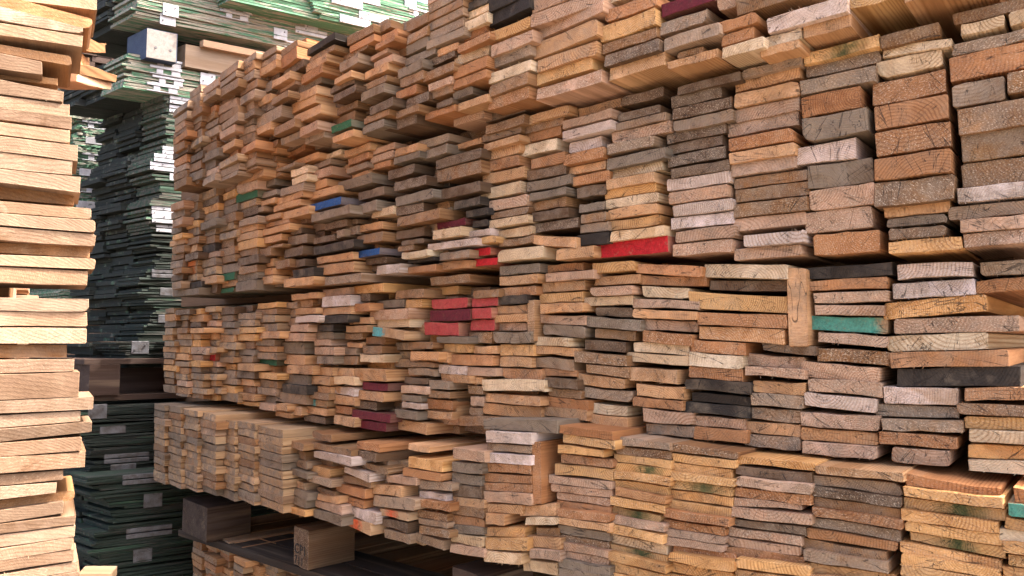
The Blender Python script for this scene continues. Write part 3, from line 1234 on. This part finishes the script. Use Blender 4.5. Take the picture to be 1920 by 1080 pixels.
# ---------------------------------------------------------------- left-hand stack, long edges in the sun
NL = Vector((math.sin(math.radians(58)), math.cos(math.radians(58)), 0)); NLn = Vector((NL.y, -NL.x, 0))   # along the face, outward normal
c0 = ray(170, 600); PL = Vector((c0.x/c0.y*1.23, 1.23, 0)); DL = PL.x*NLn.x + PL.y*NLn.y
lrows = [l.split() for l in LEFT.strip().split('\n')]
lboards = []
for i, f in enumerate(lrows):
    xr, aT, aB, bT, bB, sb = [float(q) for q in f[1:]]
    d = DL - sb
    R1 = on_plane(xr, (bT+bB)/2, NLn, d); L1 = on_plane(-40, (aT+aB)/2, NLn, d)
    L0 = on_plane(0, (aT+aB)/2, NLn, d)
    Rg, Lg, L0g = Vector((R1.x, R1.y, 0)), Vector((L1.x, L1.y, 0)), Vector((L0.x, L0.y, 0))
    zRT, zRB = z_at(xr, bT+.5, R1), z_at(xr, bB-.5, R1); zLT, zLB = z_at(0, aT+.5, L0), z_at(0, aB-.5, L0)
    k = (Lg-Rg).length/(L0g-Rg).length*1.9                  # the board runs on to the left out of the frame
    zfT, zfB = zRT + (zLT-zRT)*k, zRB + (zLB-zRB)*k
    Lf = Rg + (Lg-Rg)*1.9
    lboards.append((i, f[0], Lf, (Rg-Lf).length, zfT, zfB, zRT, zRB))
def ord_(n):
    W_ = ['zeroth', 'first', 'second', 'third', 'fourth', 'fifth', 'sixth', 'seventh', 'eighth', 'ninth', 'tenth', 'eleventh', 'twelfth', 'thirteenth', 'fourteenth', 'fifteenth',
          'sixteenth', 'seventeenth', 'eighteenth', 'nineteenth', 'twentieth']
    if n <= 20: return W_[n]
    t = {2: 'twenty', 3: 'thirty', 4: 'forty'}[n//10]
    return (t + '-' + W_[n % 10]) if n % 10 else {2: 'twentieth', 3: 'thirtieth', 4: 'fortieth'}[n//10]
nl = len(lboards)
LCODE = {'t': 'sunlit tan', 'o': 'orange', 'g': 'rough grey', 'b': 'recessed brown', 'y': 'yellow', 'p': 'bright pale', 'z': 'thick knotted', 'k': 'pinkish'}
for (i, code, Lf, w, zfT, zfB, zRT, zRB) in lboards:
    mb = MB()
    lc = {'p': 'l', 't': 'l' if R.random() < .4 else 'j', 'z': 'j', 'y': 'j', 'k': 'j'}.get(code, code)
    board_data(mb, Lf, NL, w, zfT, zfB, zRT, zRB, -NLn, R.uniform(.11, .16), lc, .8)
    # long edges: grain runs along the board, so swap the wood axes
    sx = R.uniform(.02, .05)
    mb.wp = [(p_[0], p_[1]*.8+sx*20, p_[2]) for p_ in mb.wp]
    mb.prm = [(q[0], q[1]*.55, q[2]*.35, 5) for q in mb.prm]
    # sawn face keeps its saw texture: a small negative depth marks nothing here
    ob = mb.build('board', WOOD, origin=Lf + Vector((0, 0, zRB)))
    tag(ob, '%s plank edge, %s from the top of the sunlit stack at the left edge' % (LCODE[code], ord_(i+1)), 'board', 'boards of the sunlit stack on the left')

lm = MB()
for i in range(80):                              # unseen rest of that stack, added behind its front row to block sky light
    z = .35 + i*.0345
    for (d_, w_) in ((.17, .14), (.33, .15), (.50, .15), (.67, .15)):
        box(lm, PL_(-1.9) + NLn*(-d_), NL, 1.8 + R.uniform(-.03, .02), -NLn, w_, z, z+.032, R.choice('btkg'), .5, .3)
tag(lm.build('stacked_boards', WOOD), 'rear rows of the sunlit stack of planks at the left edge', 'boards', kind='stuff')
# which wall boards are things of their own: the largest ones and the painted ones, 300 boards in all
budget = 300 - nl
vis = sorted(boards, key=lambda b: (-1e9 if b['force'] else -b['area']))
b = min((b for b in boards if b.get('fill') and b['tier'] == 'A' and not b['force']), key=lambda b: (b['cx']-448)**2 + (b['cy']-140)**2); b['force'] = True; b['code'] = 't'; b['stamp'] = ('TIBSFAU', .08, .8, .42, .42, INK)
b = min((b for b in boards if b['code'] == 'v'), key=lambda b: (b['cx']-905)**2 + (b['cy']-610)**2); b['stamp'] = ('8', .75, .12, .3, .45, BACKING)
vis = sorted(boards, key=lambda b: (-1e9 if b['force'] else -b['area'])); STAMPS = []
own = set(id(b) for b in vis[:budget])
rest = MB(); used = set()
for b in boards:
    zT, zB, zT2, zB2 = b['z']
    mine = id(b) in own
    mb = MB() if mine else rest
    ln = .62
    board_data(mb, b['L'], b['e'], b['w'], zT, zB, zT2, zB2, b['a'], ln, b['code'])
    if mine:
        ob = mb.build('board', WOOD, origin=Vector((b['L'].x, b['L'].y, zB)))
        cw = WORDS[b['code']]
        if b.get('upright'):
            lab = {'t1': 'pale tan board standing upright beside the charcoal board in the third tier', 't0': 'slim tan board standing upright in the middle of the third tier',
                   'o': 'red-brown board standing upright in the fourth tier'}['o' if b['tier'] == 'D' else ('t1' if b['cx'] > 1200 else 't0')]
        else:
            lab = '%s board end, %s from top in %s column from the right, %s' % (cw, ord_(b['row']), ord_(b['col']), TIERN[b['tier']])
        assert lab not in used, lab
        if b.get('stamp'): lab = ('tan board end with small black stamped letters near the left top of the top tier' if b['code'] == 't' else 'rosy red painted board end with a scratched figure 8, third tier'); STAMPS.append((b, ob))
        used.add(lab); tag(ob, lab, 'board', 'board ends stacked in the long wall')
def stamp(b, ob, txt, u0, wfrac, v0, hfrac, mat):
    cu = bpy.data.curves.new('lettering', 'FONT'); cu.body = txt; cu.size = 1; cu.extrude = .0
    to = bpy.data.objects.new('tmp', cu); S.collection.objects.link(to); bpy.context.view_layer.update()
    me = bpy.data.meshes.new_from_object(to.evaluated_get(bpy.context.evaluated_depsgraph_get())); S.collection.objects.unlink(to); bpy.data.objects.remove(to)
    xs = [v.co.x for v in me.vertices]; ys = [v.co.y for v in me.vertices]; h = b['z'][0]-b['z'][1]
    for v in me.vertices:
        u = (u0 + wfrac*(v.co.x-min(xs))/(max(xs)-min(xs)))*b['w']; z = (v0 + hfrac*(v.co.y-min(ys))/(max(ys)-min(ys)))*h
        q = b['e']*u - b['a']*.0025; v.co = Vector((q.x, q.y, z))
    me.materials.clear(); me.materials.append(mat)
    t_ = bpy.data.objects.new('lettering', me); S.collection.objects.link(t_); t_.parent = ob
for b, ob in STAMPS: stamp(b, ob, *b['stamp'])
tag(rest.build('stacked_boards', WOOD), 'hundreds of small weathered board ends making up the far left part of the long wall', 'boards', kind='stuff')

# dark planks added to block light through the tier gaps, set back
def gap_blocker(pts, p, label):
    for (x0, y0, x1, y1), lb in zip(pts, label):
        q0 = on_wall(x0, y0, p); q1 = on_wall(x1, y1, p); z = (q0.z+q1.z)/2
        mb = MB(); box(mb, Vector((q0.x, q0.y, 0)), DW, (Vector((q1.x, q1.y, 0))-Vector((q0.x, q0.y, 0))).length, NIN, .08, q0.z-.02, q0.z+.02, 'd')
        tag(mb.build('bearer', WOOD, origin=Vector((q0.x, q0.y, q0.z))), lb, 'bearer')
rm = MB()  # unseen rear rows, added to stop sun passing behind the wall
q_ = on_wall(318, 640, 0); Lq = Vector((q_.x, q_.y, 0)) + NIN*.66 - DW*.10; ztop = on_wall(345, 196, 0).z - .04
for i in range(66):
    z = .04 + i*.0365
    for d_, w_, ex in ((0, .24, 0), (.26, .24, 0), (.52, .3, .0)):
        if z + .034 > ztop + .55: continue
        u0 = 0 if z + .034 < ztop else 1.1
        box(rm, Lq + NIN*d_ + DW*(u0 + R.uniform(0, .02)), DW, 4.6 - u0, NIN, w_, z, z+.0345, R.choice('btkg'), .5, .3)
tag(rm.build('stacked_boards', WOOD), 'rear rows of timber filling the long wall behind its front boards', 'boards', kind='stuff')
gap_blocker([(340, 366, 1900, 20)], -.20, ['dark bearer plank in the shadow gap under the overhanging top tier'])
gap_blocker([(340, 566, 1900, 486)], -.20, ['dark bearer plank in the shadow gap under the second tier'])
gap_blocker([(330, 752, 1900, 890)], -.20, ['dark bearer plank in the shadow gap under the third tier'])

# ---------------------------------------------------------------- pallet under the fourth tier
def plain_box(mb, o, e, w, a, d, z0, z1, bev=.0):
    V = []
    for dz in (z0, z1):
        for (u, v) in ((0, 0), (w, 0), (w, d), (0, d)):
            q = o + e*u + a*v; V.append((q.x, q.y, dz))
    k = len(mb.v); mb.v += V; mb.f += [tuple(i+k for i in f) for f in ((0, 3, 2, 1), (4, 5, 6, 7), (0, 1, 5, 4), (1, 2, 6, 5), (2, 3, 7, 6), (3, 0, 4, 7))]
ppal = .015
ph = yaw(600); ap = Vector((math.sin(ph), math.cos(ph), 0)); ep = Vector((ap.y, -ap.x, 0))
qb = on_wall(552, 985, ppal); zt = qb.z; zb_ = z_at(552, 1058, qb)
pal = empty('pallet', (qb.x, qb.y, zb_-.022)); o_ = Vector((qb.x, qb.y, zb_-.022))
tag(pal, 'dark wooden pallet with stamped blocks carrying the fourth tier of boards', 'pallet')
def part(mb, name, mat, parent, org):
    ob = mb.build(name, mat); me = ob.data
    for v in me.vertices: v.co = v.co - org
    ob.parent = parent; return ob
for j, (xa, wd) in enumerate(((343, .20), (552, .105), (848, .12))):
    q = on_wall(xa, 990, ppal + (.01 if j == 0 else 0)); L = Vector((q.x, q.y, 0))
    zc = zt
    mb = MB(); n = 1
    sl = [ep*wd, ap*.145]
    board_data(mb, L, ep, wd*.8 if j == 1 else wd, zt-.001, zb_+.001, zt-.001, zb_+.001, ap, .145, 'd' if j == 1 else 'i', 1.4)
    bl = part(mb, 'block', WOOD, pal, o_)
    if j == 1:
        for txt, sz, ux, uz in (('CP1', .030, .006, .036), ('711', .026, .006, .006)):
            cu = bpy.data.curves.new('lettering', 'FONT'); cu.body = txt; cu.size = sz; cu.extrude = .0004; cu.space_character = 1.15
            to = bpy.data.objects.new('tmp', cu); S.collection.objects.link(to)
            bpy.context.view_layer.update()
            me = bpy.data.meshes.new_from_object(to.evaluated_get(bpy.context.evaluated_depsgraph_get())); S.collection.objects.unlink(to); bpy.data.objects.remove(to)
            for v in me.vertices:
                p = L + ep*(ux + v.co.x*1.25) - ap*(.0012 + v.co.z); v.co = Vector((p.x, p.y, zb_ + uz + v.co.y*1.25)) - o_
            me.materials.clear(); me.materials.append(INK)
            t_ = bpy.data.objects.new('lettering', me); S.collection.objects.link(t_); t_.parent = bl
q0 = on_wall(338, 990, ppal); L0 = Vector((q0.x, q0.y, 0))
for (back, wd, z0, z1) in ((-.006, .10, zb_-.022, zb_-.001), (.102, .10, zb_-.022, zb_-.001), (.5, .12, zb_-.022, zb_-.001)):
    mb = MB(); box(mb, L0 + ap*back, DW, 2.0, ap, wd, z0, z1, 'c', .12, .1); part(mb, 'deck_board', WOOD, pal, o_)
for back, off in ((.11, 0), (.16, 0), (.31, 0), (.46, 0)):
    mb = MB(); box(mb, L0 + ap*back, DW, 2.0, ap, .12, zt+.0005, zt+.019, 'i', .3, .1); part(mb, 'deck_board', WOOD, pal, o_)

# ---------------------------------------------------------------- stacks of folded green pallet collars behind
FT = NL                                          # fronts run parallel to the sunlit stack
GL = Vector((-math.sin(math.radians(53)), math.cos(math.radians(53)), 0))      # left ends recede this way
NF = Vector((FT.y, -FT.x, 0))                    # outward normal of the fronts
def gboard(mb, o, length, th, z0, depth=.2, seed=None, wear=.5, paint_shade=.3, bend=None):
    """one thin long collar board: front edge along FT from o, chipped edges, slight sag"""
    N = 14; V = []; WP = []; PR = []; seed = R.random() if seed is None else seed; Fc = []
    sag = R.gauss(0, .0025); ph_ = R.uniform(0, 6)
    for i in range(N+1):
        u = length*i/N; dz = sag*math.sin(ph_+u*3) + R.gauss(0, .0006)
        for (dp, zz) in ((0, 0), (0, th), (depth, th), (depth, 0)):
            q = o + FT*u + GL*dp - NF*0
            if dp == 0: q = q + NF*R.gauss(0, .0022)
            V.append((q.x, q.y, z0+zz+dz + (R.gauss(0, .0009) if dp == 0 else 0))); WP.append((u, zz+seed*.3, dp)); PR.append((seed, wear, paint_shade, 0))
    for i in range(N):
        b = i*4
        for k in range(4): Fc.append((b+k, b+4+k, b+4+(k+1) % 4, b+(k+1) % 4))
    Fc += [(0, 1, 2, 3), (N*4+3, N*4+2, N*4+1, N*4)]
    mb.add(V, Fc, WP, PR, (.3, .3, .3, 1))
def hinge(parent, org, o, u, z0, z1, kind, mat):
    mb = MB(); f = o + FT*u + NF*.0035
    def pb(a0, w, b0, b1, t=.003, out=0.0): plain_box(mb, f + FT*a0 + NF*out, FT, w, -NF, t, b0, b1)
    if kind == 'plate': pb(0, .062, z0-.012, z1+.006)
    elif kind == 'long':
        zm = (z0+z1)/2; pb(0, .15, z0+.001, zm-.002, .02, .004); pb(0, .15, zm+.002, z1-.001, .02, .0015)
    elif kind == 'bars':
        pb(0, .125, z1-.012, z1-.001, .02, .004); pb(0, .125, z0, z0+.004, .02, .002)
        for a0, w in ((.026, .026), (.084, .036)): pb(a0, w, z0+.0045, z1-.0125)
    else:
        pb(0, .085, z0+.002, z1-.002)
    h = part(mb, 'hinge', mat, parent, org)
    md = h.modifiers.new('edge', 'BEVEL'); md.width = .0012; md.segments = 1
    if kind in ('plate', 'long'):
        for (ru, rz) in ((.012, z0+.006), (.048, z1-.008)):
            rb = MB(); c = f + FT*ru + NF*.006; n = 8; ring = [(c + FT*(.003*math.cos(t*6.283/n)), rz + .003*math.sin(t*6.283/n)) for t in range(n)]
            k = len(rb.v); rb.v += [(p.x, p.y, z) for p, z in ring] + [(p.x-NF.x*.006, p.y-NF.y*.006, z) for p, z in ring]
            rb.f += [tuple(range(k, k+n))] + [(k+i, k+n+i, k+n+(i+1) % n, k+(i+1) % n) for i in range(n)]
            part(rb, 'rivet', DARK_STEEL, h, org)
def corner(x, Z):
    r = ray(x, 600); return Vector((r.x/r.y*Z, Z, 0))
HK = ['plate', 'bars', 'long', 'flat']
def collar(o, z0, th, kinds, label, group, L=1.95, depth=.2, wear=.5, paint_shade=.3, mat=None, nb=2, cat='pallet collar'):
    e = empty('folded_collar', (o.x, o.y, z0)); tag(e, label, cat, group); org = Vector((o.x, o.y, z0))
    bt = th/nb
    for b in range(nb):
        mb = MB(); gboard(mb, o + FT*R.uniform(-.008, .009)*(b+1), L, bt*.9, z0+b*bt, depth, None, wear, paint_shade)
        ob = part(mb, 'board', GREEN, e, org)
    for (u, kd) in kinds: hinge(e, org, o, u, z0, z0+th, kd, mat or STEEL)
    return e
def stack(name, yTop, yBot, xc, Z, prof, rows=2, L=1.95, wear=.5, paint_shade=.3, mat=None, where='', th=.0385, first=0, label_fmt=None, hh=None, depth=.2):
    c = corner(xc, Z); zt_ = z_at(xc, yTop, c); zb = z_at(xc, yBot, c); n = max(1, round((zt_-zb)/th)); th = (zt_-zb)/n
    sh = 0
    for i in range(n):
        z0 = zt_ - (i+1)*th
        if i % 3 == 0: sh = R.uniform(-.02, .02)
        o = c + FT*(prof(i, n) + sh + R.uniform(-.008, .008)) + NF*R.uniform(-.006, .006)
        if hh: kinds = hh(i)
        else:
            kd = HK[(i//2) % 4] if R.random() < .75 else R.choice(HK)
            kinds = [] if R.random() < .6 else [(.03 + .05*((i//2) % 2) + R.uniform(-.01, .01), kd)]
            if R.random() < .5: kinds.append((.30 + R.uniform(-.1, .1), R.choice(HK))) if kinds else None
            if L > 1.5: kinds.append((.75 + R.uniform(-.25, .2), R.choice(HK)))
        collar(o, z0, th-.0012, kinds, 'front green collar, %s from the top %s' % (ord_(i+1), where), 'folded green pallet collars ' + name, L, depth, wear, paint_shade, mat, nb=4 if mat is DARK_STEEL else 3)
        for r_ in range(1, rows):
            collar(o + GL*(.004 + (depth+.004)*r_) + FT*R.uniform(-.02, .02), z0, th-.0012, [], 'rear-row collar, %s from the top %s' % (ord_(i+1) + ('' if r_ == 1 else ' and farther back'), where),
                   'rear row of collars ' + name, L, depth, wear, .97)  # high near-black amount paints shade onto the rear rows
# upper group, overhanging, with a part that stands farther forward to the right
c1 = corner(226, 2.98)
stack('in the uppermost bundle', -52, 28, 226, 2.98, lambda i, n: .0, rows=3, wear=.68, paint_shade=.25, where='of the uppermost bundle at the back',
      hh=lambda i: [[(.10, 'plate'), (.62, 'bars')], [(.34, 'bars'), (.70, 'plate')], [(.33, 'bars'), (.66, 'long')], [(.10, 'plate'), (.56, 'plate')]][i % 4] + [(.95, 'bars'), (1.2, 'long')])
c0b = corner(226, 2.98) + FT*.27 + NF*.075
px0, py0 = project(Vector((c0b.x, c0b.y, 2.5)))
stack('jutting forward at the top', -75, -8, px0, c0b.y, lambda i, n: .02*i, rows=2, L=1.7, wear=.42, paint_shade=.05, where='of the jutting bundle above',
      hh=lambda i: [(.42 + .2*(i % 2), 'long'), (.78, 'plate')][: 1 + i % 2])
c0c = corner(226, 2.98) + FT*.62 + NF*.10
px1, py1 = project(Vector((c0c.x, c0c.y, 2.4)))
stack('jutting forward top right', -60, 22, px1, c0c.y, lambda i, n: .03*i, rows=2, L=1.5, wear=.45, paint_shade=.05, where='of the bundle just behind the wall top',
      hh=lambda i: [(.10 + .12*(i % 2), 'long'), (.52, ('plate', 'bars')[i % 2])])
# the block gap below it
cb = corner(256, 3.02); zt2 = z_at(256, 52, cb); zb2 = z_at(256, 108, cb)
pe = empty('blue_pallet', (cb.x, cb.y, zb2)); og = Vector((cb.x, cb.y, zb2))
tag(pe, 'blue pallet with a white end plate squeezed between two bundles of green collars', 'pallet')
mb = MB(); plain_box(mb, cb, FT, .118, GL, .17, zb2, zt2); part(mb, 'block', BLUEP, pe, og)
mb = MB(); plain_box(mb, cb + NF*.004, FT, .114, -NF, .0035, zb2+.002, zt2-.004); pl_ = part(mb, 'end_plate', BACKING, pe, og)
for (ru, rz) in ((.035, .05), (.092, .05)):
    rb = MB(); c = cb + FT*ru + NF*.0062; n = 10
    rb.v = [(c.x+FT.x*.005*math.cos(t*.6283), c.y+FT.y*.005*math.cos(t*.6283), zb2+rz+.005*math.sin(t*.6283)) for t in range(n)]; k = n
    rb.v += [(x-NF.x*.004, y-NF.y*.004, z) for x, y, z in rb.v[:n]]; rb.f = [tuple(range(n))] + [(i, n+i, n+(i+1) % n, (i+1) % n) for i in range(n)]
    part(rb, 'rivet', DARK_STEEL, pl_, og)
mb = MB(); box(mb, cb + FT*.16 + GL*.02, FT, .9, GL, .12, zb2+.0, zt2-.03, 's', 1, .1); part(mb, 'stringer', WOOD, pe, og)
mb = MB(); box(mb, cb + FT*.22 + NF*.01, FT, .9, GL, .03, zt2-.035, zt2-.006, 'g', .6, .1); part(mb, 'deck_board', WOOD, pe, og)
# middle bundles
stack('in the upper middle bundle', 97, 163, 218, 3.02, lambda i, n: .0, rows=3, wear=.62, paint_shade=.1, where='of the bundle below the blue pallet',
      hh=lambda i: [[(.09, 'bars'), (.32, 'flat')], [(.09, 'bars'), (.29, 'plate')], [(.10, 'bars'), (.29, 'plate')]][i % 3])
def pr(i, n): return (.155, .155, .15, .155, .17, .165, .15, .11, .10, .11, .13)[min(i, 10)]
stack('in the long middle bundle', 165, 430, 218, 3.03, pr, rows=3, wear=.6, paint_shade=.75, where='of the half-shaded bundle',
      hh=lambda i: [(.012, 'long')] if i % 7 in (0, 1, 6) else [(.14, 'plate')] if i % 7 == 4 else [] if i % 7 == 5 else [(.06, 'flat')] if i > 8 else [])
stack('in the dark middle bundle', 432, 640, 222, 3.03, lambda i, n: .10 + .03*math.sin(i*.9), rows=3, wear=.45, paint_shade=.95, mat=DARK_STEEL, where='of the dark bundle in the gap')  # high near-black amount paints in the shade of the passage
stack('above the stone-like block', 642, 690, 240, 2.9, lambda i, n: .0 + .015*i, rows=3, wear=.5, paint_shade=.95, mat=DARK_STEEL, where='of the bundle above dark pallet')
# the dark pallet
cp = corner(172, 2.75); zt3 = z_at(172, 684, cp); zb3 = z_at(172, 742, cp)
pe = empty('pallet', (cp.x, cp.y, zb3)); og = Vector((cp.x, cp.y, zb3))
tag(pe, 'dark pallet with a notched block between the shaded collar bundles in the gap', 'pallet')
for k_, (u, wd) in enumerate(((0, .10), (.75, .12))):
    mb = MB(); box(mb, cp + FT*u, FT, wd, GL, .14, zb3, zt3, 'i', .0, .0); part(mb, 'block', WOOD, pe, og)
for j in range(4):
    mb = MB(); box(mb, cp + NF*.0 + GL*(.02+.17*j) - FT*.01, FT, 1.2, GL, .13, zb3-.022, zb3-.001, 'i', .3, .1); part(mb, 'deck_board', WOOD, pe, og)
    mb = MB(); box(mb, cp + NF*.0 + GL*(.02+.17*j) - FT*.01, FT, 1.2, GL, .13, zt3+.001, zt3+.02, 'i', .3, .1); part(mb, 'deck_board', WOOD, pe, og)
for j in range(2):
    mb = MB(); box(mb, cp + GL*(.2+.25*j), FT, 1.2, GL, .08, zb3, zt3, 'i', .1, .1); part(mb, 'stringer', WOOD, pe, og)  # added beams that keep the gap dark against sunlit timber behind
stack('below the dark pallet', 762, 893, 160, 2.72, lambda i, n: .0 + .006*i, rows=2, wear=.5, paint_shade=.95, mat=DARK_STEEL, where='of the bundle under the dark pallet')
stack('at the bottom of the gap', 895, 1170, 178, 2.62, lambda i, n: .07*math.sin(i*.55)**2 + .03*(i/n), rows=2, wear=.42, paint_shade=.9, mat=DARK_STEEL, where='of the lowest bundle in the gap',
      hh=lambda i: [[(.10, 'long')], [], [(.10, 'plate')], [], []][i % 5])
# farther stack seen between the sunlit planks and the nearer collars
stack('in the far stack', 160, 560, 118, 3.55, lambda i, n: .02*math.sin(i*1.7), rows=1, L=.16, wear=.55, paint_shade=.2, where='of the far narrow stack on the left', th=.04,
      hh=lambda i: [[(.02, 'bars')], [], [(.05, 'flat')], []][i % 4], depth=.5)
# broken board ends sticking out behind the sunlit stack
bk = empty
for j, (x0, y0, x1, y1, th, cc, lb) in enumerate(((128, 122, 198, 143, .022, 'b', 'brown split board end poking out above another behind the sunlit stack'),
                                            (124, 136, 192, 156, .020, 'k', 'lower brown split board end poking out behind the sunlit stack'),
                                            (120, 66, 178, 82, .03, 'b', 'splintered grey-brown board end beside the top of the sunlit stack'),
                                            (120, 100, 148, 108, .03, 't', 'short splintered light board end beside the sunlit stack'))):
    o = corner(x0, 1.62); o1 = corner(x1, 1.75); z0 = z_at(x0, y0, o); z1 = z_at(x1, y1, o1); e = (o1-o); w = e.length; e.normalize()
    mb = MB(); board_data(mb, o, e, w, z0+th*.2, z0-th, z1, z1-th*.75, Vector((-e.y, e.x, 0)), .1, cc, 2.5)
    mb.wp = [(.03+p_[1]*.3, .02+p_[2], p_[0]+1) for p_ in mb.wp]
    tag(mb.build('board', WOOD, origin=Vector((o.x, o.y, z0))), lb, 'board')
# pale board corner at the bottom of the picture
o = corner(180, 1.75); z0 = z_at(235, 1068, o)
mb = MB(); box(mb, o + Vector((.0, -.03, 0)), Vector((1, .0, 0)), .075, Vector((-.3, 1, 0)).normalized(), .06, z0-.02, z0, 'p', .2, .1)
tag(mb.build('board', WOOD), 'pale board corner at the very bottom between the two stacks', 'board')
# dark heap of stored timber behind, closing the passage
heap = MB()
hb = Vector((-3.2, 4.1, 0))
for i in range(105):
    z = .04 + i*.036
    u = -.6
    while u < 1.6:
        w = R.uniform(.09, .13); box(heap, hb + FT*u + NF*R.uniform(-.03, .03), FT, w-.004, -NF, .3, z, z+.033, R.choice('ici'), .1, .1); u += w
tag(heap.build('stored_boards', WOOD), 'dark heap of stored board ends closing the passage far behind', 'boards', kind='stuff')
print('boards', len(boards), 'own', len(own), 'left', nl)
